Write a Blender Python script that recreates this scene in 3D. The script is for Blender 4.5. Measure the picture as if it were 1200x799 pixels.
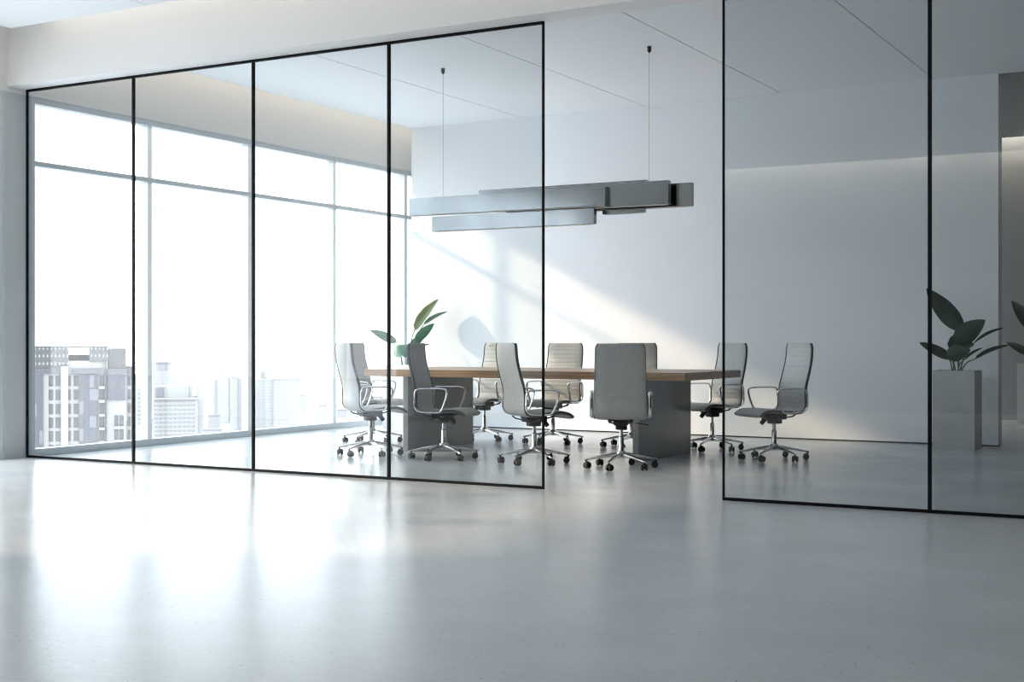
import bpy, bmesh, math, random
from mathutils import Vector, Matrix
random.seed(7)
C = bpy.context.scene.collection
S = bpy.context.scene
PI = math.pi
for o in list(bpy.data.objects):
    bpy.data.objects.remove(o)

# ------------------------------------------------------------------ camera, sky, sun, exposure
EYE = 1.05
YAW = math.radians(29.41)
cam_d = bpy.data.cameras.new('camera')
cam_d.sensor_width = 36.0
cam_d.lens = 1566 / 1200 * 36
cam_d.clip_end = 9000
cam = bpy.data.objects.new('camera', cam_d)
cam.location = (0, 0, EYE)
cam.rotation_euler = (PI / 2, 0, YAW)
C.objects.link(cam)
S.camera = cam
S.view_settings.view_transform = 'Standard'
S.view_settings.look = 'None'
S.view_settings.gamma = 1.0
S.view_settings.use_curve_mapping = False
S.view_settings.exposure = 0.14

SKY = 5.2
SUN = 3.2
COVE = 1.0
world = bpy.data.worlds.new('sky')
S.world = world
world.use_nodes = True
wn = world.node_tree
bg = wn.nodes['Background']
tc = wn.nodes.new('ShaderNodeTexCoord')
sx = wn.nodes.new('ShaderNodeSeparateXYZ')
mr = wn.nodes.new('ShaderNodeMapRange')
cr = wn.nodes.new('ShaderNodeValToRGB')
wn.links.new(tc.outputs['Generated'], sx.inputs[0])
wn.links.new(sx.outputs['Z'], mr.inputs['Value'])
mr.inputs['From Min'].default_value = 0.0
mr.inputs['From Max'].default_value = 0.6
wn.links.new(mr.outputs[0], cr.inputs[0])
cr.color_ramp.elements[0].color = (0.93, 0.95, 0.985, 1)
cr.color_ramp.elements[1].color = (0.78, 0.89, 1.0, 1)
wn.links.new(cr.outputs[0], bg.inputs['Color'])
bg.inputs['Strength'].default_value = SKY

SUN_DIR = Vector((0.88, 0.47, -0.444)).normalized()
sun_d = bpy.data.lights.new('sun', 'SUN')
sun_d.energy = SUN
sun_d.angle = math.radians(2.8)
sun_d.color = (1.0, 0.77, 0.50)
sun = bpy.data.objects.new('sun', sun_d)
sun.rotation_euler = SUN_DIR.to_track_quat('-Z', 'Y').to_euler()
sun.location = (-30, -10, 20)
C.objects.link(sun)

XW = -9.75      # inner face of the window wall
XR = 3.2        # right wall
YG = 8.39       # glass partition
CEIL = 3.71


def portal(y0, y1, z0, z1, x):
    d = bpy.data.lights.new('window_daylight', 'AREA')
    d.shape = 'RECTANGLE'
    d.size = z1 - z0
    d.size_y = y1 - y0
    d.cycles.is_portal = True
    o = bpy.data.objects.new('window_daylight', d)
    o.location = (x, (y0 + y1) / 2, (z0 + z1) / 2)
    o.rotation_euler = (0, -PI / 2, 0)
    C.objects.link(o)


portal(2.02, 8.12, 0.0, 3.27, XW - 0.28)
portal(8.42, 17.55, 0.0, 3.27, XW - 0.28)


def cove(x0, y0, x1, y1, z, w, power, col=(1, 0.89, 0.74), tilt=0.0):
    """LED strip lying in a ceiling slot, shining down along the wall"""
    d = bpy.data.lights.new('cove_strip', 'AREA')
    d.shape = 'RECTANGLE'
    L = math.hypot(x1 - x0, y1 - y0)
    d.size = L
    d.size_y = w
    d.energy = power * L * COVE
    d.color = col
    o = bpy.data.objects.new('cove_strip', d)
    o.location = ((x0 + x1) / 2, (y0 + y1) / 2, z)
    o.rotation_euler = (tilt, 0, math.atan2(y1 - y0, x1 - x0))
    C.objects.link(o)


cove(-9.55, 8.6, -9.55, 17.8, 3.93, 0.1, 1.8)
cove(-9.55, -2.6, -9.55, 7.6, 3.93, 0.1, 1.2)
cove(-9.2, 7.98, 3.0, 7.98, 3.93, 0.1, 1.0)
cove(-9.2, -3.2, 3.0, -3.2, 3.93, 0.1, 26)
cove(-9.2, 18.58, 3.0, 18.58, 3.93, 0.1, 7)

cy = S.cycles
cy.use_denoising = True
cy.max_bounces = 14
cy.diffuse_bounces = 7
cy.glossy_bounces = 6
cy.transparent_max_bounces = 32
cy.sample_clamp_indirect = 8
cy.blur_glossy = 0.5
cy.filter_width = 1.1
cy.caustics_reflective = False
cy.caustics_refractive = False


# ------------------------------------------------------------------ materials
def mat(name, col, rough=0.5, metal=0.0, spec=0.5, coat=0.0):
    m = bpy.data.materials.new(name)
    m.use_nodes = True
    b = m.node_tree.nodes['Principled BSDF']
    b.inputs['Base Color'].default_value = (*col, 1)
    b.inputs['Roughness'].default_value = rough
    b.inputs['Metallic'].default_value = metal
    b.inputs['Specular IOR Level'].default_value = spec
    b.inputs['Coat Weight'].default_value = coat
    return m


def nodes(m):
    return m.node_tree.nodes, m.node_tree.links, m.node_tree.nodes['Principled BSDF']


def noisy(m, scale, lo, hi, bump=0.0, detail=4, stretch=(1, 1, 1), bump_scale=None, dist=0.002):
    """mottle the colour of m between lo and hi, with a matching fine bump"""
    N, L, b = nodes(m)
    t = N.new('ShaderNodeTexCoord')
    mp = N.new('ShaderNodeMapping')
    mp.inputs['Scale'].default_value = stretch
    L.new(t.outputs['Object'], mp.inputs[0])
    n = N.new('ShaderNodeTexNoise')
    n.inputs['Scale'].default_value = scale
    n.inputs['Detail'].default_value = detail
    L.new(mp.outputs[0], n.inputs['Vector'])
    r = N.new('ShaderNodeValToRGB')
    r.color_ramp.elements[0].position = 0.3
    r.color_ramp.elements[1].position = 0.7
    r.color_ramp.elements[0].color = (*lo, 1)
    r.color_ramp.elements[1].color = (*hi, 1)
    L.new(n.outputs['Fac'], r.inputs[0])
    L.new(r.outputs[0], b.inputs['Base Color'])
    if bump:
        n2 = N.new('ShaderNodeTexNoise')
        n2.inputs['Scale'].default_value = bump_scale or scale * 6
        n2.inputs['Detail'].default_value = 3
        L.new(mp.outputs[0], n2.inputs['Vector'])
        bp = N.new('ShaderNodeBump')
        bp.inputs['Strength'].default_value = bump
        bp.inputs['Distance'].default_value = dist
        L.new(n2.outputs['Fac'], bp.inputs['Height'])
        L.new(bp.outputs[0], b.inputs['Normal'])
    return m


def glass(name, tint, r0):
    """clear pane: tinted straight-through light and a mirror reflection that grows towards grazing"""
    m = bpy.data.materials.new(name)
    m.use_nodes = True
    N, L = m.node_tree.nodes, m.node_tree.links
    N.remove(N['Principled BSDF'])
    tr = N.new('ShaderNodeBsdfTransparent')
    tr.inputs[0].default_value = (*tint, 1)
    gl = N.new('ShaderNodeBsdfGlossy')
    gl.inputs['Roughness'].default_value = 0.0
    lw = N.new('ShaderNodeLayerWeight')
    lw.inputs['Blend'].default_value = 0.5
    pw = N.new('ShaderNodeMath'); pw.operation = 'POWER'; pw.inputs[1].default_value = 5
    ma = N.new('ShaderNodeMath'); ma.operation = 'MULTIPLY_ADD'
    ma.inputs[1].default_value = 1 - r0
    ma.inputs[2].default_value = r0
    mx = N.new('ShaderNodeMixShader')
    L.new(lw.outputs['Facing'], pw.inputs[0])
    L.new(pw.outputs[0], ma.inputs[0])
    L.new(ma.outputs[0], mx.inputs[0])
    L.new(tr.outputs[0], mx.inputs[1])
    L.new(gl.outputs[0], mx.inputs[2])
    L.new(mx.outputs[0], N['Material Output'].inputs[0])
    return m


M = {}
M['wall'] = noisy(mat('white_wall_paint', (0.8, 0.8, 0.8), 0.6, spec=0.3), 1.3, (0.84, 0.855, 0.875), (0.87, 0.88, 0.90), 0.12, bump_scale=40, dist=0.001)
M['beam'] = mat('white_beam_paint', (0.80, 0.79, 0.78), 0.6, spec=0.3)
M['ceiling'] = mat('white_ceiling_board', (0.84, 0.85, 0.865), 0.7, spec=0.2)
M['dark_gap'] = mat('dark_shadow_gap', (0.05, 0.05, 0.05), 0.9)
M['shade_toned_ceiling'] = mat('shade_toned_corridor_ceiling', (0.30, 0.31, 0.31), 0.8, spec=0.2)  # dimness of the unlit corridor partly put into the ceiling colour
M['hall_dark'] = mat('dark_hall_paint', (0.05, 0.052, 0.056), 0.7, spec=0.2)
M['hall_grey'] = mat('grey_hall_paint', (0.34, 0.35, 0.355), 0.7, spec=0.2)
M['column'] = mat('grey_column_paint', (0.55, 0.58, 0.59), 0.6, spec=0.3)
M['alu'] = mat('pale_window_aluminium', (0.66, 0.70, 0.73), 0.4, 0.0)
M['black'] = mat('black_partition_metal', (0.003, 0.004, 0.005), 0.5, spec=0.15)
M['glass'] = glass('tinted_partition_glass', (0.895, 0.91, 0.915), 0.034)
M['pane'] = glass('clear_window_glass', (0.965, 0.975, 0.975), 0.03)
M['leather'] = noisy(mat('off_white_leather', (0.6, 0.6, 0.58), 0.45, spec=0.4), 30, (0.39, 0.40, 0.395), (0.44, 0.45, 0.44), 0.15, bump_scale=300, dist=0.0006)
M['edge'] = mat('dark_chair_edging', (0.07, 0.075, 0.08), 0.5)
M['chrome'] = mat('polished_aluminium', (0.78, 0.79, 0.80), 0.14, 1.0)
M['plastic'] = mat('black_plastic', (0.012, 0.012, 0.013), 0.4)
M['rubber'] = mat('black_caster_rubber', (0.01, 0.01, 0.01), 0.5)
M['leg'] = mat('grey_table_leg_laminate', (0.20, 0.205, 0.21), 0.22, spec=0.5)
M['lamp'] = mat('grey_satin_lamp_metal', (0.27, 0.29, 0.305), 0.14, 1.0)
M['lamp_light'] = mat('off_white_lamp_diffuser', (0.75, 0.72, 0.66), 0.5)
M['planter'] = noisy(mat('pale_concrete_planter', (0.6, 0.6, 0.6), 0.7), 5, (0.52, 0.53, 0.53), (0.60, 0.61, 0.61), 0.1, bump_scale=60)
M['planter_white'] = noisy(mat('white_planter', (0.8, 0.8, 0.8), 0.6), 5, (0.76, 0.76, 0.76), (0.82, 0.82, 0.82))
M['soil'] = noisy(mat('dark_soil', (0.05, 0.04, 0.03), 0.95), 40, (0.03, 0.022, 0.016), (0.08, 0.06, 0.045), 0.8)
M['leaf'] = noisy(mat('shade_tinted_leaf', (0.05, 0.1, 0.06), 0.45), 9, (0.028, 0.060, 0.042), (0.045, 0.085, 0.058), stretch=(1, 1, 4))  # shaded copy of the leaf colour, for the two plants on the right
M['leaf_lit_green'] = noisy(mat('light_tinted_leaf', (0.06, 0.2, 0.1), 0.4), 9, (0.045, 0.15, 0.08), (0.08, 0.22, 0.12), stretch=(1, 1, 4))  # lit copy of the same leaf colour, for the plant by the windows
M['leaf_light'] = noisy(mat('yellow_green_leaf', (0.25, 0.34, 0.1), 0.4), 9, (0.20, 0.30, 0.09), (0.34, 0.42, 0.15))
M['stem'] = mat('grey_green_stem', (0.10, 0.15, 0.09), 0.5)

# polished concrete floor
fm = mat('polished_concrete', (0.42, 0.43, 0.44), 0.2, spec=0.045)
N, L, b = nodes(fm)
t = N.new('ShaderNodeTexCoord')
n1 = N.new('ShaderNodeTexNoise'); n1.inputs['Scale'].default_value = 0.9; n1.inputs['Detail'].default_value = 8; n1.inputs['Roughness'].default_value = 0.65
n2 = N.new('ShaderNodeTexNoise'); n2.inputs['Scale'].default_value = 26; n2.inputs['Detail'].default_value = 7; n2.inputs['Roughness'].default_value = 0.7
v1 = N.new('ShaderNodeTexVoronoi'); v1.inputs['Scale'].default_value = 22
n3 = N.new('ShaderNodeTexNoise'); n3.inputs['Scale'].default_value = 3.0; n3.inputs['Detail'].default_value = 3
for x in (n1, n2, v1, n3):
    L.new(t.outputs['Object'], x.inputs['Vector'])
r1 = N.new('ShaderNodeValToRGB')
r1.color_ramp.elements[0].position = 0.32; r1.color_ramp.elements[1].position = 0.70
r1.color_ramp.elements[0].color = (0.52, 0.555, 0.585, 1)
r1.color_ramp.elements[1].color = (0.66, 0.695, 0.725, 1)
av = N.new('ShaderNodeMix'); av.inputs[0].default_value = 0.35
L.new(n1.outputs['Fac'], av.inputs[2]); L.new(n2.outputs['Fac'], av.inputs[3])
L.new(av.outputs[0], r1.inputs[0])
# pits: small dark specks scattered where n3 is high
pit = N.new('ShaderNodeMath'); pit.operation = 'LESS_THAN'; pit.inputs[1].default_value = 0.10
L.new(v1.outputs['Distance'], pit.inputs[0])
gate = N.new('ShaderNodeMath'); gate.operation = 'GREATER_THAN'; gate.inputs[1].default_value = 0.53
L.new(n3.outputs['Fac'], gate.inputs[0])
pg = N.new('ShaderNodeMath'); pg.operation = 'MULTIPLY'
L.new(pit.outputs[0], pg.inputs[0]); L.new(gate.outputs[0], pg.inputs[1])
mixc = N.new('ShaderNodeMix'); mixc.data_type = 'RGBA'
mixc.inputs[7].default_value = (0.22, 0.225, 0.23, 1)
pf = N.new('ShaderNodeMath'); pf.operation = 'MULTIPLY'; pf.inputs[1].default_value = 0.7
L.new(pg.outputs[0], pf.inputs[0])
L.new(pf.outputs[0], mixc.inputs[0]); L.new(r1.outputs[0], mixc.inputs[6])
L.new(mixc.outputs[2], b.inputs['Base Color'])
rr = N.new('ShaderNodeMapRange'); rr.inputs['From Min'].default_value = 0.3; rr.inputs['From Max'].default_value = 0.7
rr.inputs['To Min'].default_value = 0.08; rr.inputs['To Max'].default_value = 0.17
L.new(n1.outputs['Fac'], rr.inputs['Value']); L.new(rr.outputs[0], b.inputs['Roughness'])
bp = N.new('ShaderNodeBump'); bp.inputs['Strength'].default_value = 0.32; bp.inputs['Distance'].default_value = 0.004
hs = N.new('ShaderNodeMath'); hs.operation = 'MULTIPLY_ADD'; hs.inputs[1].default_value = -0.8
L.new(pg.outputs[0], hs.inputs[0]); L.new(n2.outputs['Fac'], hs.inputs[2])
L.new(hs.outputs[0], bp.inputs['Height']); L.new(bp.outputs[0], b.inputs['Normal'])
M['floor'] = fm

# oak
om = mat('oak_veneer', (0.45, 0.30, 0.18), 0.35)
N, L, b = nodes(om)
t = N.new('ShaderNodeTexCoord'); mp = N.new('ShaderNodeMapping'); mp.inputs['Scale'].default_value = (0.6, 9, 30)
nz = N.new('ShaderNodeTexNoise'); nz.inputs['Scale'].default_value = 3; nz.inputs['Detail'].default_value = 6; nz.inputs['Distortion'].default_value = 0.6
rp = N.new('ShaderNodeValToRGB'); rp.color_ramp.elements[0].position = 0.3; rp.color_ramp.elements[1].position = 0.75
rp.color_ramp.elements[0].color = (0.24, 0.14, 0.075, 1); rp.color_ramp.elements[1].color = (0.42, 0.28, 0.17, 1)
L.new(t.outputs['Object'], mp.inputs[0]); L.new(mp.outputs[0], nz.inputs['Vector']); L.new(nz.outputs['Fac'], rp.inputs[0]); L.new(rp.outputs[0], b.inputs['Base Color'])
M['oak'] = om


def lattice_mat():
    m = mat('white_lattice_screen', (0.6, 0.6, 0.6), 0.8)
    N, L, b = nodes(m)
    t = N.new('ShaderNodeTexCoord')
    w1 = N.new('ShaderNodeTexVoronoi'); w1.inputs['Scale'].default_value = 0.9; w1.feature = 'F1'; w1.distance = 'MANHATTAN'; w1.inputs['Randomness'].default_value = 0.0
    mp = N.new('ShaderNodeMapping'); mp.inputs['Scale'].default_value = (1.4, 1, 0.7); mp.inputs['Rotation'].default_value = (0, 0, 0)
    L.new(t.outputs['Object'], mp.inputs[0]); L.new(mp.outputs[0], w1.inputs['Vector'])
    r = N.new('ShaderNodeValToRGB'); r.color_ramp.interpolation = 'CONSTANT'
    r.color_ramp.elements[0].color = (0.27, 0.265, 0.26, 1)
    r.color_ramp.elements[1].color = (0.095, 0.093, 0.095, 1); r.color_ramp.elements[1].position = 0.52
    L.new(w1.outputs['Distance'], r.inputs[0]); L.new(r.outputs[0], b.inputs['Base Color'])
    return m


def facade(name, wall, win, w, h):
    m = mat(name, wall, 0.8)
    N, L, b = nodes(m)
    t = N.new('ShaderNodeTexCoord')
    s = N.new('ShaderNodeSeparateXYZ'); c = N.new('ShaderNodeCombineXYZ')
    ad = N.new('ShaderNodeMath'); ad.operation = 'ADD'
    L.new(t.outputs['Object'], s.inputs[0])
    L.new(s.outputs['X'], ad.inputs[0]); L.new(s.outputs['Y'], ad.inputs[1])
    L.new(ad.outputs[0], c.inputs['X']); L.new(s.outputs['Z'], c.inputs['Y'])
    k = N.new('ShaderNodeTexBrick')
    k.offset = 0
    k.inputs['Scale'].default_value = 1
    k.inputs['Brick Width'].default_value = w; k.inputs['Row Height'].default_value = h
    k.inputs['Mortar Size'].default_value = 0.9; k.inputs['Mortar Smooth'].default_value = 0
    k.inputs['Color1'].default_value = (*win, 1); k.inputs['Color2'].default_value = (*win, 1); k.inputs['Mortar'].default_value = (*wall, 1)
    L.new(c.outputs[0], k.inputs['Vector']); L.new(k.outputs['Color'], b.inputs['Base Color'])
    return m


M['c_white'] = mat('white_render', (0.288, 0.277, 0.269), 0.9)
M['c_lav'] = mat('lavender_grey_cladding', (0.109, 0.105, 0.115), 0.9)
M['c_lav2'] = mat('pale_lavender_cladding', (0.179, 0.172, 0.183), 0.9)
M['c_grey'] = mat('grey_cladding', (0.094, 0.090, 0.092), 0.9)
M['c_glass'] = mat('grey_window_glass', (0.070, 0.069, 0.068), 0.4)
M['c_lattice'] = lattice_mat()
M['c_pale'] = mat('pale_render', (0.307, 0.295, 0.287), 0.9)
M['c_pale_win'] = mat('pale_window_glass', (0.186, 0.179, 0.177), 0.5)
M['c_far'] = facade('haze_faded_tower_facade', (0.315, 0.30, 0.295), (0.275, 0.262, 0.265), 6, 3.4)  # walls and windows lightened alike: distance haze painted into the facade colours
M['c_far2'] = facade('haze_faded_slab_facade', (0.33, 0.315, 0.305), (0.285, 0.272, 0.27), 5, 3.4)  # same painted haze for the slabs
M['ground'] = noisy(mat('haze_pale_city_ground', (0.6, 0.6, 0.6), 0.9), 0.01, (0.56, 0.56, 0.56), (0.62, 0.62, 0.62))  # white haze over the city put into the ground colour


# ------------------------------------------------------------------ mesh helpers
class MB:
    def __init__(self):
        self.bm = bmesh.new()

    def box(self, x0, x1, y0, y1, z0, z1, bevel=0.0):
        r = bmesh.ops.create_cube(self.bm, size=1)
        vs = r['verts']
        for v in vs:
            v.co = Vector(((x0 + x1) / 2 + v.co.x * (x1 - x0), (y0 + y1) / 2 + v.co.y * (y1 - y0), (z0 + z1) / 2 + v.co.z * (z1 - z0)))
        if bevel:
            es = list({e for v in vs for e in v.link_edges})
            bmesh.ops.bevel(self.bm, geom=es, offset=bevel, segments=2, profile=0.5, affect='EDGES')
        return self

    def cyl(self, p0, p1, r0, r1=None, n=20):
        p0, p1 = Vector(p0), Vector(p1)
        r1 = r0 if r1 is None else r1
        d = p1 - p0
        mt = Matrix.Translation((p0 + p1) / 2) @ d.to_track_quat('Z', 'Y').to_matrix().to_4x4()
        bmesh.ops.create_cone(self.bm, cap_ends=True, segments=n, radius1=r0, radius2=r1, depth=d.length, matrix=mt)
        return self

    def lathe(self, prof, n=24, origin=(0, 0, 0)):
        o = Vector(origin)
        rings = []
        for r, z in prof:
            rings.append([self.bm.verts.new(o + Vector((r * math.cos(2 * PI * k / n), r * math.sin(2 * PI * k / n), z))) for k in range(n)])
        for a, c in zip(rings, rings[1:]):
            for k in range(n):
                self.bm.faces.new((a[k], a[(k + 1) % n], c[(k + 1) % n], c[k]))
        self.bm.faces.new(rings[0][::-1]); self.bm.faces.new(rings[-1])
        return self

    def tube(self, pts, ru, rv=None, n=10, closed=False, side=Vector((0, 1, 0))):
        """sweep an ellipse (ru along `side`, rv across) along pts; ru/rv numbers or lists"""
        pts = [Vector(p) for p in pts]
        m = len(pts)
        rv = ru if rv is None else rv
        ru = ru if isinstance(ru, (list, tuple)) else [ru] * m
        rv = rv if isinstance(rv, (list, tuple)) else [rv] * m
        rings = []
        for i, p in enumerate(pts):
            a = pts[(i - 1) % m] if closed or i > 0 else p
            c = pts[(i + 1) % m] if closed or i < m - 1 else p
            t = (c - a).normalized()
            u = side - t * side.dot(t)
            if u.length < 1e-4:
                u = Vector((1, 0, 0)) - t * t.x
            u.normalize()
            w = t.cross(u)
            rings.append([self.bm.verts.new(p + u * ru[i] * math.cos(2 * PI * k / n) + w * rv[i] * math.sin(2 * PI * k / n)) for k in range(n)])
        pairs = list(zip(rings, rings[1:] + ([rings[0]] if closed else [])))
        if not closed:
            pairs = pairs[:m - 1]
        for a, c in pairs:
            for k in range(n):
                self.bm.faces.new((a[k], a[(k + 1) % n], c[(k + 1) % n], c[k]))
        if not closed:
            self.bm.faces.new(rings[0][::-1]); self.bm.faces.new(rings[-1])
        return self

    def grid(self, P):
        """closed shell from grid of (front, back) point pairs"""
        f = [[self.bm.verts.new(a) for a, _ in row] for row in P]
        g = [[self.bm.verts.new(c) for _, c in row] for row in P]
        R, K = len(P), len(P[0])
        F = self.bm.faces.new
        for i in range(R - 1):
            for j in range(K - 1):
                F((f[i][j], f[i][j + 1], f[i + 1][j + 1], f[i + 1][j]))
                F((g[i][j], g[i + 1][j], g[i + 1][j + 1], g[i][j + 1]))
        for i in range(R - 1):
            F((f[i][0], f[i + 1][0], g[i + 1][0], g[i][0]))
            F((f[i][-1], g[i][-1], g[i + 1][-1], f[i + 1][-1]))
        for j in range(K - 1):
            F((f[0][j], g[0][j], g[0][j + 1], f[0][j + 1]))
            F((f[-1][j], f[-1][j + 1], g[-1][j + 1], g[-1][j]))
        return self

    def build(self, name, m, parent=None, smooth=False, loc=None):
        me = bpy.data.meshes.new(name)
        bmesh.ops.recalc_face_normals(self.bm, faces=self.bm.faces)
        self.bm.to_mesh(me)
        self.bm.free()
        me.materials.append(m)
        if smooth:
            me.polygons.foreach_set('use_smooth', [True] * len(me.polygons))
            me.set_sharp_from_angle(angle=math.radians(38))
        o = bpy.data.objects.new(name, me)
        C.objects.link(o)
        if parent:
            o.parent = parent
        if loc:
            o.location = loc
        return o


def empty(name, loc=(0, 0, 0), rz=0.0):
    o = bpy.data.objects.new(name, None)
    o.empty_display_size = 0.1
    o.location = loc
    o.rotation_euler = (0, 0, rz)
    C.objects.link(o)
    return o


def tag(o, label, cat, group=None, kind=None):
    o['label'] = label
    o['category'] = cat
    if group:
        o['group'] = group
    if kind:
        o['kind'] = kind
    return o


def struct(o, label, cat):
    return tag(o, label, cat, None, 'structure')


def copy_tree(o, parent=None):
    c = o.copy()
    C.objects.link(c)
    if parent:
        c.parent = parent
    for ch in list(o.children):
        copy_tree(ch, c)
    return c


def smooth_path(pts, n=8, closed=False):
    """Catmull-Rom through pts"""
    pts = [Vector(p) for p in pts]
    m = len(pts)
    out = []
    for i in range(m if closed else m - 1):
        if closed:
            p0, p1, p2, p3 = pts[i - 1], pts[i], pts[(i + 1) % m], pts[(i + 2) % m]
        else:
            p0, p1, p2, p3 = pts[max(i - 1, 0)], pts[i], pts[i + 1], pts[min(i + 2, m - 1)]
        for k in range(n):
            t = k / n
            out.append(0.5 * ((2 * p1) + (-p0 + p2) * t + (2 * p0 - 5 * p1 + 4 * p2 - p3) * t * t + (-p0 + 3 * p1 - 3 * p2 + p3) * t ** 3))
    if not closed:
        out.append(pts[-1])
    return out


# ------------------------------------------------------------------ the setting
struct(MB().box(XW - 0.3, XR, -3.45, 18.9, -0.2, 0).build('floor', M['floor']), 'grey polished concrete floor of the hall and meeting room', 'floor')

# ceiling boards with open joints, slots left free along the walls
SEAMS = [-7.71, -6.12, -4.53, -2.93, -1.34, 0.25, 1.84]
xs = [-9.3] + SEAMS + [XR]


def boards(y0, y1, name, m, label):
    mb = MB()
    for a, c in zip(xs, xs[1:]):
        mb.box(a + 0.005, c - 0.005, y0, y1, CEIL, CEIL + 0.05)
    struct(mb.build(name, m), label, 'ceiling')


boards(-3.0, 7.81, 'ceiling_hall', M['ceiling'], 'white boarded ceiling over the hall')
boards(8.42, 13.98, 'ceiling_meeting', M['ceiling'], 'white boarded ceiling with thin joints over the meeting room')
boards(14.0, 18.4, 'ceiling_corridor', M['shade_toned_ceiling'], 'ceiling of the corridor behind the meeting room, shade put into its grey')
struct(MB().box(XW - 0.3, XR, -3.45, 18.9, 4.0, 4.2).build('ceiling_slab', M['ceiling']), 'concrete slab above the ceiling boards', 'ceiling')
struct(MB().box(XW, XR, 8.157, 8.40, 3.317, 4.0).build('trim_1', M['beam']), 'white beam running above the glass partition', 'beam')

# window wall: bits of wall around two window openings
HEAD = 3.27
mb = MB()
mb.box(XW - 0.3, XW, -3.45, 18.9, HEAD, 4.0)
mb.box(XW - 0.3, XW, -3.45, 2.02, 0, HEAD)
mb.box(XW - 0.3, XW, 17.58, 18.9, 0, HEAD)
struct(mb.build('wall_left', M['beam']), 'white wall around and above the tall windows', 'wall')
struct(MB().box(XW - 0.3, XW, 8.12, 8.42, 0, HEAD).build('trim_2', M['column']), 'grey pier between the hall window and the glass partition', 'pier')
struct(MB().box(-9.3, -2.31, 13.94, 14.14, 0.014, CEIL + 0.05).build('wall_inner', M['wall']), 'pale wall at the back of the meeting room with a patch of sunlight', 'wall')
struct(MB().box(-9.29, -2.32, 13.955, 14.125, 0, 0.014).build('baseboard_inner', M['dark_gap']), 'dark shadow gap under the back wall', 'baseboard')
struct(MB().box(XW - 0.3, XR, 18.72, 18.9, 0, 4.0).build('wall_back', M['hall_grey']), 'grey wall at the end of the corridor', 'wall')
struct(MB().box(XW - 0.3, XR, -3.45, -3.36, 0, 4.0).build('wall_front', M['hall_grey']), 'wall at the far side of the hall', 'wall')
struct(MB().box(XR, XR + 0.15, -3.45, 18.9, 0, 4.0).build('wall_right', M['hall_dark']), 'wall at the right of the hall', 'wall')


def window(name, ys, label):
    """tall aluminium window of len(ys)-1 bays with a transom"""
    root = empty(name, (XW, ys[0], 0))
    struct(root, label, 'window')
    o = Vector((XW, ys[0], 0))
    fx0, fx1 = -0.11, -0.012
    fr = MB()
    L_ = ys[-1] - ys[0]
    fr.box(fx0, fx1, 0, L_, HEAD - 0.06, HEAD)
    fr.box(fx0, 0.0, 0, L_, 0, 0.065)
    fr.box(fx0, fx1, 0, 0.05, 0.065, HEAD - 0.06)
    fr.box(fx0, fx1, L_ - 0.05, L_, 0.065, HEAD - 0.06)
    fr.build('window_frame', M['alu'], root)
    for y in ys[1:-1]:
        MB().box(fx0, fx1, y - ys[0] - 0.03, y - ys[0] + 0.03, 0.065, HEAD - 0.06, 0.003).build('mullion', M['alu'], root)
    for a, c in zip(ys, ys[1:]):
        e0 = 0.05 if a == ys[0] else 0.03
        e1 = 0.05 if c == ys[-1] else 0.03
        MB().box(fx0, fx1, a - ys[0] + e0, c - ys[0] - e1, 2.645, 2.69, 0.003).build('transom', M['alu'], root)
        for z0, z1 in ((0.065, 2.645), (2.69, HEAD - 0.06)):
            MB().box(-0.065, -0.055, a - ys[0] + e0, c - ys[0] - e1, z0, z1).build('window_pane', M['pane'], root)
    return root


window('window_1', [2.02 + 1.525 * k for k in range(5)], 'tall hall window at the left edge of the picture')
window('window_2', [8.42, 9.91, 11.43, 12.97, 14.50, 16.03, 17.55], 'floor to ceiling meeting room window over the city')


# ------------------------------------------------------------------ glass partition panels
def panel(x0, x1, label):
    root = empty('glass_partition_panel', ((x0 + x1) / 2, 8.365, 0))
    tag(root, label, 'glass panel', 'glass partition panels')
    w = (x1 - x0) / 2
    H = 3.317
    s = 0.0105
    for a in (-1, 1):
        MB().box(*sorted((a * w, a * (w - s))), -0.011, 0.011, 0, H).build('stile', M['black'], root)
    MB().box(-w + s, w - s, -0.011, 0.011, 0, 0.02).build('bottom_rail', M['black'], root)
    MB().box(-w + s, w - s, -0.011, 0.011, H - 0.02, H).build('top_rail', M['black'], root)
    MB().box(-w + s, w - s, -0.005, 0.005, 0.02, H - 0.02).build('glass_pane', M['glass'], root)
    return root


PX = [-9.745, -8.43, -7.11, -5.786, -4.455]
LB = ['black framed glass panel against the grey pier, showing the near apartment block',
      'black framed glass panel second from the grey pier, with one window mullion behind it',
      'black framed glass panel third from the grey pier, showing two pale far towers',
      'black framed glass panel left of the open doorway, in front of two chairs']
for (a, c), l in zip(zip(PX, PX[1:]), LB):
    panel(a, c, l)
PX = [-3.118, -1.785, -0.465, 0.855, 2.175]
LB = ['black framed glass panel right of the open doorway, in front of the end chair',
      'black framed glass panel at the right edge of the photo, in front of the potted plant',
      'black framed glass panel beyond the right edge of the photo',
      'black framed glass panel farthest right, near the side wall']
for (a, c), l in zip(zip(PX, PX[1:]), LB):
    panel(a, c, l)

# ------------------------------------------------------------------ conference table
TX0, TX1, TY0, TY1, TT = -7.57, -4.26, 10.53, 11.90, 0.78
tcx, tcy = (TX0 + TX1) / 2, (TY0 + TY1) / 2
tb = empty('conference_table', (tcx, tcy, 0))
tag(tb, 'long oak topped conference table on two grey slab legs', 'table')
MB().box(TX0 - tcx, TX1 - tcx, TY0 - tcy, TY1 - tcy, TT - 0.068, TT, 0.004).build('tabletop', M['oak'], tb)
for a in (-7.17, -4.776):
    MB().box(a - tcx, a + 0.06 - tcx, 10.60 - tcy, 11.80 - tcy, 0, TT - 0.068, 0.003).build('leg', M['leg'], tb)


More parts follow.
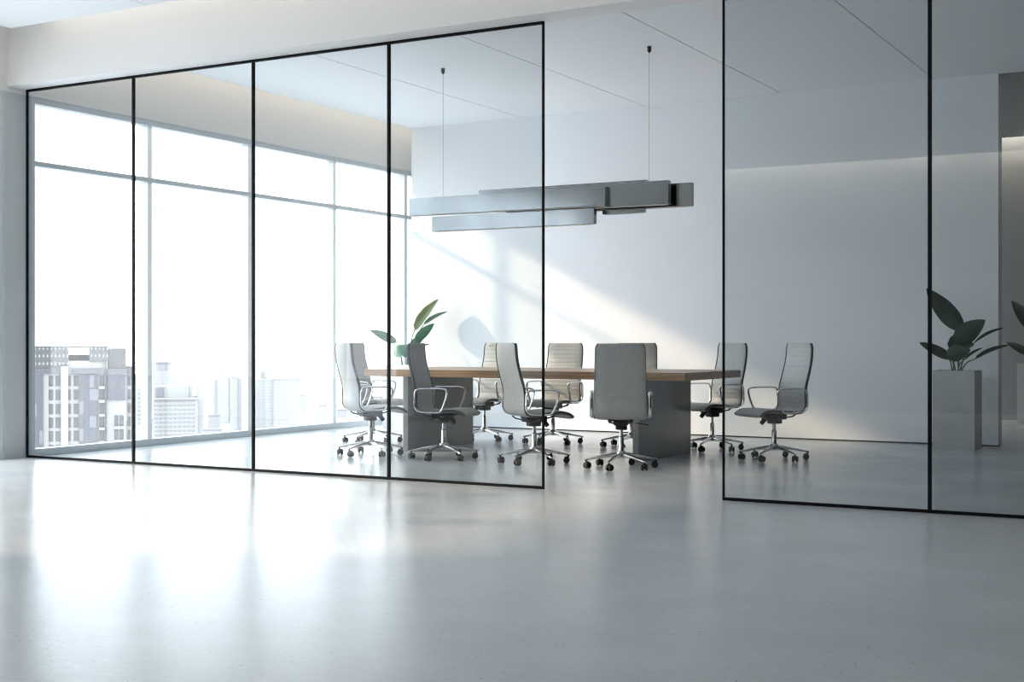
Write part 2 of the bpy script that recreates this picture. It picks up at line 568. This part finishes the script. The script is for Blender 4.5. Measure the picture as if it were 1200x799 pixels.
# ------------------------------------------------------------------ office chairs
def profile():
    back = [(-0.262, 1.03), (-0.262, 0.96), (-0.25, 0.86), (-0.222, 0.75), (-0.195, 0.655), (-0.186, 0.57), (-0.188, 0.50), (-0.18, 0.455), (-0.155, 0.43)]
    seat = [(-0.155, 0.43), (-0.10, 0.421), (0.0, 0.428), (0.10, 0.438), (0.18, 0.437), (0.235, 0.422), (0.27, 0.395)]
    allp = [Vector((x, 0, z)) for x, z in back + seat[1:]]
    sp = smooth_path(allp, 10)
    k = 8 * 10
    return sp[:k + 1], sp[k:]


def shell(path, half, th, rib, taper=None):
    """padded sling: path runs top to front; the sitting side is ribbed"""
    P = []
    n = len(path)
    dist = 0.0
    xs_ = [-1, -0.97, -0.85, -0.5, 0, 0.5, 0.85, 0.97, 1]
    for i, p in enumerate(path):
        a, c = path[max(i - 1, 0)], path[min(i + 1, n - 1)]
        t = (c - a).normalized()
        nrm = Vector((-t.z, 0, t.x))          # towards the sitter
        if i:
            dist += (p - path[i - 1]).length
        hw = half if taper is None else taper(p.z)
        row = []
        for s in xs_:
            e = 1 - abs(s) ** 10
            rb = rib * abs(math.sin(PI * dist / 0.042)) ** 0.45
            f = p + nrm * (th * 0.5 * (0.35 + 0.65 * e) + (rb - rib) * e) + Vector((0, s * hw, 0))
            g = p - nrm * (th * 0.5 * (0.35 + 0.65 * e)) + Vector((0, s * hw, 0))
            row.append((f, g))
        P.append(row)
    return P


def dense(path, step=0.0055):
    out = [path[0]]
    for a, c in zip(path, path[1:]):
        k = max(1, int((c - a).length / step))
        for i in range(1, k + 1):
            out.append(a.lerp(c, i / k))
    return out


def make_chair():
    root = empty('office_chair')
    bk, st = profile()

    def tw(z):
        e = max(0.0, (z - 0.985) / 0.045)
        return 0.213 - 0.016 * max(0.0, min(1.0, (z - 0.5) / 0.5)) - 0.02 * e * e
    MB().grid(shell(dense(bk), 0.21, 0.032, 0.0045, tw)).build('backrest', M['leather'], root, True)
    MB().grid(shell(dense(st), 0.213, 0.036, 0.003)).build('seat', M['leather'], root, True)
    for s in (-1, 1):
        pts = [Vector((p.x, s * (tw(p.z) + 0.004), p.z)) for p in bk[::3] + st[3::3]]
        MB().tube(pts, 0.003, 0.0125, 8).build('side_edging', M['edge'], root, True)
    for s in (-1, 1):
        y = s * 0.238
        loop = [(-0.185, y, 0.47), (-0.188, y, 0.54), (-0.182, y, 0.605), (-0.15, y, 0.63), (-0.05, y * 1.02, 0.634), (0.07, y * 1.03, 0.632), (0.112, y * 1.03, 0.612),
                (0.108, y * 1.03, 0.56), (0.082, y * 1.02, 0.485), (0.055, y, 0.437), (0.01, y, 0.425), (-0.08, y, 0.425), (-0.15, y, 0.433)]
        mb = MB().tube(smooth_path(loop, 5, True), 0.0125, 0.008, 10, True)
        for x in (-0.10, 0.0):
            mb.cyl((x, s * 0.2, 0.425), (x, y, 0.425), 0.008, n=10)
        mb.build('armrest', M['chrome'], root, True)
    mb = MB()
    mb.box(-0.10, 0.10, -0.06, 0.06, 0.355, 0.408, 0.012)
    mb.box(-0.06, 0.05, -0.045, 0.045, 0.318, 0.36, 0.012)
    for s in (-1, 1):
        mb.tube([(-0.165, s * 0.09, 0.405), (-0.14, s * 0.085, 0.385), (-0.10, s * 0.06, 0.375), (-0.06, s * 0.04, 0.372)], 0.016, 0.006, 8)
        mb.tube([(0.15, s * 0.10, 0.41), (0.11, s * 0.08, 0.392), (0.06, s * 0.05, 0.38)], 0.016, 0.006, 8)
    tm = mb.build('tilt_mechanism', M['plastic'], root, True)
    MB().tube([(-0.02, -0.05, 0.372), (-0.02, -0.14, 0.372), (-0.03, -0.19, 0.365), (-0.05, -0.225, 0.36)], 0.005, 0.005, 8).build('lever', M['plastic'], tm, True)
    MB().cyl((0.075, -0.02, 0.365), (0.115, -0.03, 0.318), 0.022, 0.019, 14).build('tension_knob', M['plastic'], tm, True)
    MB().lathe([(0.030, 0.13), (0.026, 0.135), (0.0225, 0.15), (0.0225, 0.255), (0.019, 0.26), (0.016, 0.262), (0.016, 0.325)]).build('gas_lift', M['chrome'], root, True)
    MB().lathe([(0.032, 0.085), (0.042, 0.092), (0.042, 0.125), (0.034, 0.14), (0.026, 0.143)]).build('base_hub', M['chrome'], root, True)
    for k in range(6):
        a = 2 * PI * k / 6
        d = Vector((math.cos(a), math.sin(a), 0))
        sd = Vector((-math.sin(a), math.cos(a), 0))

        def q(r, z):
            return d * r + Vector((0, 0, z))
        arm = MB().tube([q(0.02, 0.112), q(0.08, 0.108), q(0.18, 0.095), q(0.27, 0.077), q(0.298, 0.072), q(0.308, 0.068)],
                        [0.02, 0.0195, 0.016, 0.0125, 0.012, 0.007], [0.019, 0.017, 0.012, 0.0085, 0.0085, 0.005], 10, False, sd).build('base_arm', M['chrome'], root, True)
        cm = MB()
        # twin wheels swivelled on a stem
        sw = a + 0.9 + 0.7 * math.sin(3 * k + 1)
        ax = Vector((math.cos(sw), math.sin(sw), 0))
        off = Vector((-math.sin(sw), math.cos(sw), 0)) * 0.014
        c0 = d * 0.293 + off + Vector((0, 0, 0.0265))
        for s in (-1, 1):
            cm.cyl(c0 + ax * s * 0.009, c0 + ax * s * 0.024, 0.0265, 0.024 if s > 0 else 0.0265, 18)
        cm.cyl(c0 - ax * 0.012, c0 + ax * 0.012, 0.012, n=12)
        cm.cyl(d * 0.293 + Vector((0, 0, 0.03)), d * 0.293 + Vector((0, 0, 0.068)), 0.007, n=10)
        cm.tube([c0 - off.normalized() * 0.026 + Vector((0, 0, 0.006)), c0 - off.normalized() * 0.016 + Vector((0, 0, 0.024)), c0 + Vector((0, 0, 0.031)), c0 + off.normalized() * 0.02 + Vector((0, 0, 0.022))], 0.008, 0.004, 8, False, ax)
        cm.build('caster', M['rubber'], arm, True)
    return root


CH = [
    (-7.19, 10.10, 57, 'white backed office chair on the near side of the table, closest to the windows'),
    (-6.38, 10.08, 13, 'grey office chair in profile facing right, in front of the left table leg'),
    (-5.48, 10.11, 54, 'pale office chair behind the black door post, white back towards us'),
    (-4.64, 10.07, 113, 'dark grey looking office chair seen squarely from behind in the open doorway'),
    (-7.19, 12.16, 262, 'pale office chair across the table nearest the plant shadow, mostly hidden by another chair back'),
    (-6.36, 12.14, 268, 'sunlit cream office chair facing us across the table, just right of the black door post'),
    (-5.48, 12.14, 282, 'office chair almost hidden behind the chair seen from the back'),
    (-4.65, 12.18, 242, 'ribbed grey office chair across the table at its right end, behind the black glass edge'),
    (-3.79, 11.45, 230, 'ribbed grey office chair standing clear at the right head of the table'),
    (-8.05, 11.35, 0, 'bluish office chair at the window end of the table, half behind a white chair back'),
]
proto = make_chair()
for i, (x, y, h, l) in enumerate(CH):
    o = proto if i == 0 else copy_tree(proto)
    o.location = (x, y, 0)
    o.rotation_euler = (0, 0, math.radians(h))
    tag(o, l, 'chair', 'office chairs around the conference table')
    for ch in o.children:              # the star bases stand in their own directions
        if ch.name.startswith('base_arm'):
            ch.rotation_euler = (0, 0, math.radians(29.4 + (i * 7 % 11) - 5 - h))

# ------------------------------------------------------------------ pendant lamp
pl = empty('pendant_lamp', (-5.93, 11.1, 2.26))
tag(pl, 'long grey pendant lamp of staggered bars hung over the table', 'lamp')


def bar(x0, x1, y0, y1, z0, z1):
    o = MB().box(x0 + 5.93, x1 + 5.93, y0 - 11.1, y1 - 11.1, z0 - 2.26, z1 - 2.26, 0.002).build('lamp_bar', M['lamp'], pl)
    MB().box(x0 + 5.93 + 0.02, x1 + 5.93 - 0.02, y0 - 11.1 + 0.012, y1 - 11.1 - 0.012, z0 - 2.26 - 0.005, z0 - 2.26 + 0.004).build('diffuser', M['lamp_light'], o)


bar(-7.37, -5.23, 11.00, 11.055, 2.285, 2.455)
bar(-6.3, -4.637, 11.06, 11.125, 2.273, 2.485)
bar(-6.645, -4.88, 11.13, 11.185, 2.30, 2.51)
bar(-6.0, -4.466, 11.19, 11.245, 2.258, 2.468)
bar(-7.09, -5.335, 10.985, 11.045, 2.12, 2.262)
bar(-5.33, -4.91, 11.15, 11.20, 2.218, 2.255)
for x in (-6.99, -4.85):
    zt = 2.45 if x < -6 else 2.49
    yy = 0.02 if x < -6 else 0.03
    if x < -6:
        yy = -0.07
    MB().cyl((x + 5.93, yy, zt - 2.26), (x + 5.93, yy, CEIL - 2.29), 0.0016, n=8).build('suspension_wire', M['plastic'], pl)
    MB().lathe([(0.008, CEIL - 2.26 - 0.055), (0.018, CEIL - 2.26 - 0.04), (0.02, CEIL - 2.26)], 16, (x + 5.93, yy, 0)).build('ceiling_cup', M['plastic'], pl, True)


# ------------------------------------------------------------------ potted plants
RIGHT = Vector((math.cos(YAW), math.sin(YAW), 0))
AWAY = Vector((-math.sin(YAW), math.cos(YAW), 0))


def leaf(base, tip, width, droop, fold, roll):
    base, tip = Vector(base), Vector(tip)
    ax = tip - base
    L_ = ax.length
    t_ = ax.normalized()
    side = t_.cross(Vector((0, 1, 0)))       # lies across the blade, seen from -y
    if side.length < 0.05:
        side = Vector((1, 0, 0))
    side.normalize()
    side = Matrix.Rotation(roll, 3, t_) @ side
    nrm = side.cross(t_).normalized()
    P = []
    n = 16
    for i in range(n + 1):
        u = i / n
        w = width / 2 * (math.sin(PI * min(1.0, u * 0.98 + 0.02) ** 0.72) ** 0.75) if 0 < u < 1 else width * 0.01
        c = base + ax * u + Vector((0, 0, droop * L_ * math.sin(PI * u))) - nrm * 0.06 * L_ * (u - 0.5) ** 2
        row = []
        for s in (-1, -0.66, -0.33, 0, 0.33, 0.66, 1):
            p = c + side * w * s + nrm * (fold * w * abs(s) + 0.02 * w * math.sin(u * 22 + s))
            row.append((p + nrm * 0.001, p - nrm * 0.001))
        P.append(row)
    return MB().grid(P)


def plant(loc, rz, size, specs, label, pm, lm='leaf'):
    """specs: (base, tip, width, droop, fold, roll, light?) in metres from the rim centre"""
    w, d, h = size
    root = empty('potted_plant', loc, rz)
    tag(root, label, 'plant', 'potted plants')
    mb = MB()
    t = 0.018
    mb.box(-w / 2, w / 2, -d / 2, -d / 2 + t, 0, h); mb.box(-w / 2, w / 2, d / 2 - t, d / 2, 0, h)
    mb.box(-w / 2, -w / 2 + t, -d / 2 + t, d / 2 - t, 0, h); mb.box(w / 2 - t, w / 2, -d / 2 + t, d / 2 - t, 0, h)
    mb.box(-w / 2 + t, w / 2 - t, -d / 2 + t, d / 2 - t, 0, 0.05)
    mb.build('planter', pm, root)
    MB().box(-w / 2 + t, w / 2 - t, -d / 2 + t, d / 2 - t, h - 0.10, h - 0.025).build('soil', M['soil'], root)
    Rm = Matrix.Rotation(YAW - rz, 3, 'Z')
    for bse, tip, wd, dr, fo, ro, light in specs:
        b3 = Vector((bse[0], bse[2], bse[1])); t3 = Vector((tip[0], tip[2], tip[1]))
        lf = leaf(b3, t3, wd, dr, fo, ro)
        for v in lf.bm.verts:
            v.co = Rm @ v.co + Vector((0, 0, h))
        lo = lf.build('leaf', M['leaf_light'] if light else M[lm], root, True)
        foot = Vector((b3.x * 0.22 + random.uniform(-0.03, 0.03), b3.y * 0.2 + random.uniform(-0.03, 0.03), -0.03))
        mid = foot.lerp(b3, 0.55) + Vector((-b3.x * 0.12, 0, 0.02))
        pts = smooth_path([foot, mid, b3, b3.lerp(t3, 0.12)], 6)
        pts = [Rm @ p + Vector((0, 0, h)) for p in pts]
        k = len(pts)
        MB().tube(pts, [0.0075 - 0.0045 * i / (k - 1) for i in range(k)], None, 8).build('stem', M['stem'], lo, True)


# camera-height sketch of each plant: (across, up, depth) from the middle of the rim
A = [
    ((0.04, 0.40, -0.02), (-0.29, 0.80, 0.05), 0.205, 0.02, 0.25, 0.15, False),
    ((-0.04, 0.27, -0.06), (0.235, 0.49, -0.10), 0.20, 0.03, 0.25, -0.2, False),
    ((-0.07, 0.26, 0.08), (0.17, 0.25, 0.02), 0.18, 0.03, 0.2, 0.3, False),
    ((-0.12, 0.14, -0.04), (0.08, 0.20, -0.14), 0.16, 0.02, 0.25, -0.1, False),
    ((-0.05, 0.12, 0.02), (-0.37, 0.27, 0.02), 0.11, 0.03, 0.25, 0.3, False),
    ((0.18, 0.27, 0.05), (0.50, 0.42, 0.12), 0.06, 0.03, 0.5, 0.9, False),
    ((0.16, 0.11, -0.02), (0.49, 0.25, -0.05), 0.07, 0.03, 0.5, 0.8, False),
    ((0.10, 0.10, 0.10), (0.30, 0.22, 0.16), 0.05, 0.02, 0.5, 0.8, False),
]
plant((-2.62, 13.51, 0), 0, (0.39, 0.38, 0.764), A, 'plant with shade tinted into its dark leaves, in a tall pale planter in front of the back wall', M['planter'])
plant((-2.55, 18.1, 0), 0, (0.39, 0.38, 0.764), A, 'plant with shade tinted into its dark leaves, in a pale planter down the corridor, cut by the right edge', M['planter'])
Bq = [
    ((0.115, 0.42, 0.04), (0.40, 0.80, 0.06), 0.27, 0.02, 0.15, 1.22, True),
    ((0.23, 0.49, 0.02), (0.51, 0.645, 0.0), 0.12, 0.03, 0.2, 1.2, False),
    ((0.13, 0.28, -0.05), (0.36, 0.50, -0.06), 0.115, 0.02, 0.3, 0.2, False),
    ((-0.10, 0.27, 0.02), (-0.43, 0.42, 0.02), 0.11, 0.03, 0.3, 0.3, False),
    ((-0.10, 0.23, 0.0), (-0.04, 0.09, -0.20), 0.17, 0.03, 0.3, 0.25, False),
    ((0.04, 0.24, -0.02), (0.01, 0.09, -0.24), 0.19, 0.04, 0.3, -0.2, False),
    ((0.17, 0.21, 0.05), (0.30, 0.25, 0.05), 0.03, 0.02, 0.4, 0.8, False),
    ((0.06, 0.22, 0.06), (0.22, 0.33, 0.14), 0.10, 0.04, 0.3, 0.0, False),
]
plant((-9.09, 13.48, 0), 0, (0.39, 0.38, 0.764), Bq, 'plant with window light tinted into its green leaves, in a white planter in the corner by the windows', M['planter_white'], 'leaf_lit_green')


# ------------------------------------------------------------------ the city outside
GZ = -110.0
struct(MB().box(-5200, -14, -3200, 6200, GZ - 2, GZ).build('ground', M['ground']), 'city ground far below, haze put into its pale colour', 'ground')


def cam_pt(px, d):
    r = (px - 600) / 1566
    return RIGHT * (r * d) + AWAY * d


def site(name, px, d, label, group=None):
    """an Empty whose x runs across the view and y away from it"""
    p = cam_pt(px, d)
    ang = math.atan2(p.y, p.x) - PI / 2
    o = empty(name, (p.x, p.y, GZ), ang)
    tag(o, label, 'building', group)
    return o


# near block, 280 m off; drawn from its facade in 0.0314 m steps
s1 = 280 / 1566 / 5.707
near = site('apartment_building', 98, 280, 'grey and lavender apartment block with a lattice crown, nearest outside the windows', 'city buildings')


def X1(x):
    return (x - 388) * s1


def Z1(y):
    return EYE + (400 - (390 + y / 5.707)) * 280 / 1566 - GZ


def nb(name, m, x0, x1, y0, y1, d0, d1, parent=near):
    return MB().box(X1(x0), X1(x1), d0, d1, 0 if y1 is None else Z1(y1), Z1(y0)).build(name, m, parent)


nb('wall', M['c_white'], 65, 660, 245, None, 0, 16)
nb('wall', M['c_white'], 655, 730, 285, None, 3, 18)
nb('wall', M['c_white'], 42, 72, 360, None, 2, 14)
nb('parapet', M['c_grey'], 660, 700, 232, 285, 2, 15)
nb('lattice_screen', M['c_lattice'], 70, 290, 98, 240, -0.3, 4)
nb('lattice_screen', M['c_lattice'], 425, 545, 100, 195, -0.3, 4)
nb('louvre_screen', M['c_grey'], 545, 660, 108, 240, 0.3, 12)
nb('crown_rail', M['c_grey'], 70, 545, 92, 101, -0.4, 4)
nb('plant_room', M['c_lav'], 290, 425, 150, 200, 5, 12)
nb('terrace_wall', M['c_white'], 290, 530, 190, 245, 0.2, 5)
nb('cladding_band', M['c_lav'], 65, 262, 240, 272, -0.5, 0.1)
nb('cladding_band', M['c_lav'], 310, 520, 240, 278, -0.5, 0.1)
nb('cladding_panel', M['c_lav'], 75, 132, 282, None, -0.35, 0.1)
nb('cladding_panel', M['c_lav'], 360, 482, 280, None, -0.35, 0.1)
nb('cladding_panel', M['c_lav'], 540, 655, 242, 455, -0.35, 0.1)
for (a, c, y0, y1) in ((425, 455, 285, 368), (362, 388, 460, 548), (425, 468, 560, 638), (362, 386, 640, 725), (425, 482, 380, 455), (75, 95, 470, 560), (110, 130, 650, 735)):
    nb('cladding_patch', M['c_lav2'], a, c, y0, y1, -0.45, -0.3)
nb('pier', M['c_white'], 245, 290, 225, None, -0.9, 0.1)
nb('downpipe', M['c_grey'], 527, 535, 195, None, -0.6, 0.1)
rows = [288, 380, 474, 565, 655, 747, 838, 928]
for y in rows:
    for a, c in ((168, 196), (210, 240), (292, 308), (325, 355), (490, 520)):
        nb('window', M['c_glass'], a, c, y, y + 70, -0.12, 0.1)
    nb('balcony_slab', M['c_white'], 484, 524, y + 72, y + 90, -0.8, 0.1)
    if y > 540:
        for a, c in ((585, 610), (618, 645)):
            nb('window', M['c_glass'], a, c, y - 8, y + 66, -0.12, 0.1)
        nb('balcony_slab', M['c_white'], 582, 650, y + 66, y + 84, -0.8, 0.1)
    for a, c in ((674, 694), (702, 722)):
        nb('window', M['c_glass'], a, c, y + 8, y + 74, 2.88, 3.1)
    if y > 300:
        nb('window', M['c_glass'], 48, 62, y + 10, y + 74, 1.88, 2.1)

# white block behind it, 1000 m off
s2 = 1000 / 1566 / 5.4545


def block(root, px0, d, sc, ox, oy):
    def put(name, m, x0, x1, y0, y1, d0, d1):
        z = lambda y: EYE + (400 - (oy + y / sc)) * d / 1566 - GZ
        xx = lambda x: (ox + x / sc - px0) * d / 1566
        return MB().box(xx(x0), xx(x1), d0, d1, 0 if y1 is None else z(y1), z(y0)).build(name, m, root)
    return put


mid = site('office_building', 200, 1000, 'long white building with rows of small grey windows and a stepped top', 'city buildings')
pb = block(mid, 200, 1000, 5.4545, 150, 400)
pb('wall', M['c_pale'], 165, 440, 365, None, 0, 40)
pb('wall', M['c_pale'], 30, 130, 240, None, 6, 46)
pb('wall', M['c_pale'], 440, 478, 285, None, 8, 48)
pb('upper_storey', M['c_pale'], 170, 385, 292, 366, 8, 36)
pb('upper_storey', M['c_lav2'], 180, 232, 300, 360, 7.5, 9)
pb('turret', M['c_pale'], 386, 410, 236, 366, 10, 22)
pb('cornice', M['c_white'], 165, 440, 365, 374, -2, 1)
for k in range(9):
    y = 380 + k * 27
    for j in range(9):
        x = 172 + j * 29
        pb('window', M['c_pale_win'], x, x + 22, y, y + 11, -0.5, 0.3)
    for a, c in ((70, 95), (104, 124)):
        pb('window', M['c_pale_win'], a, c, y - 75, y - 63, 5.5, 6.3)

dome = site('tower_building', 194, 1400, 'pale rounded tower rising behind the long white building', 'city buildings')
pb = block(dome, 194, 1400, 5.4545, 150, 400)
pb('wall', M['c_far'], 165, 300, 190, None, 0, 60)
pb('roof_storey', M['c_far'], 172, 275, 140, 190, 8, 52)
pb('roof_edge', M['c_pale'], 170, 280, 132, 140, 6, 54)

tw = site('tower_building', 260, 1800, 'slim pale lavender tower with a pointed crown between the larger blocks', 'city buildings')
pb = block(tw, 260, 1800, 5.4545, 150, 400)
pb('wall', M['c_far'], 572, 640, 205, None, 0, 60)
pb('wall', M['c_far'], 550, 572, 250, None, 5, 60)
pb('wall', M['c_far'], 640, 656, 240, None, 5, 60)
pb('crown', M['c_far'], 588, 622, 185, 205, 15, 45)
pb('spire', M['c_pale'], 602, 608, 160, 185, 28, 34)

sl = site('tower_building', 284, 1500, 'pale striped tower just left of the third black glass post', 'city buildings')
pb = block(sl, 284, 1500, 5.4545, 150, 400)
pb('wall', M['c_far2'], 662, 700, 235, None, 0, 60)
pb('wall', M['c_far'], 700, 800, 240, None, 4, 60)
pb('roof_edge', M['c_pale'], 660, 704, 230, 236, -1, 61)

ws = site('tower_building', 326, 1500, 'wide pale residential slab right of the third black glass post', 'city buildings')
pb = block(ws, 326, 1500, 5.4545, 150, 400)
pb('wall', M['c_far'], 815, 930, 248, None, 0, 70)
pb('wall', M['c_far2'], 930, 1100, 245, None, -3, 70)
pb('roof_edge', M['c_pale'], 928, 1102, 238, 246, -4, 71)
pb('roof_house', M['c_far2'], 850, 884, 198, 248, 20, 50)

# low blocks filling the streets between the towers
rl = random.Random(11)
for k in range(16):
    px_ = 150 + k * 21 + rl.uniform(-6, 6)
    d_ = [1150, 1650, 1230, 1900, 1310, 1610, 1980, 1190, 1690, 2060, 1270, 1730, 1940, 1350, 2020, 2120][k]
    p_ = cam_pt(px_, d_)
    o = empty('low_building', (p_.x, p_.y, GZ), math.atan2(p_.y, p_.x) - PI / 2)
    tag(o, 'pale low city block with haze painted into its colour, far below the window', 'building', 'low city blocks')
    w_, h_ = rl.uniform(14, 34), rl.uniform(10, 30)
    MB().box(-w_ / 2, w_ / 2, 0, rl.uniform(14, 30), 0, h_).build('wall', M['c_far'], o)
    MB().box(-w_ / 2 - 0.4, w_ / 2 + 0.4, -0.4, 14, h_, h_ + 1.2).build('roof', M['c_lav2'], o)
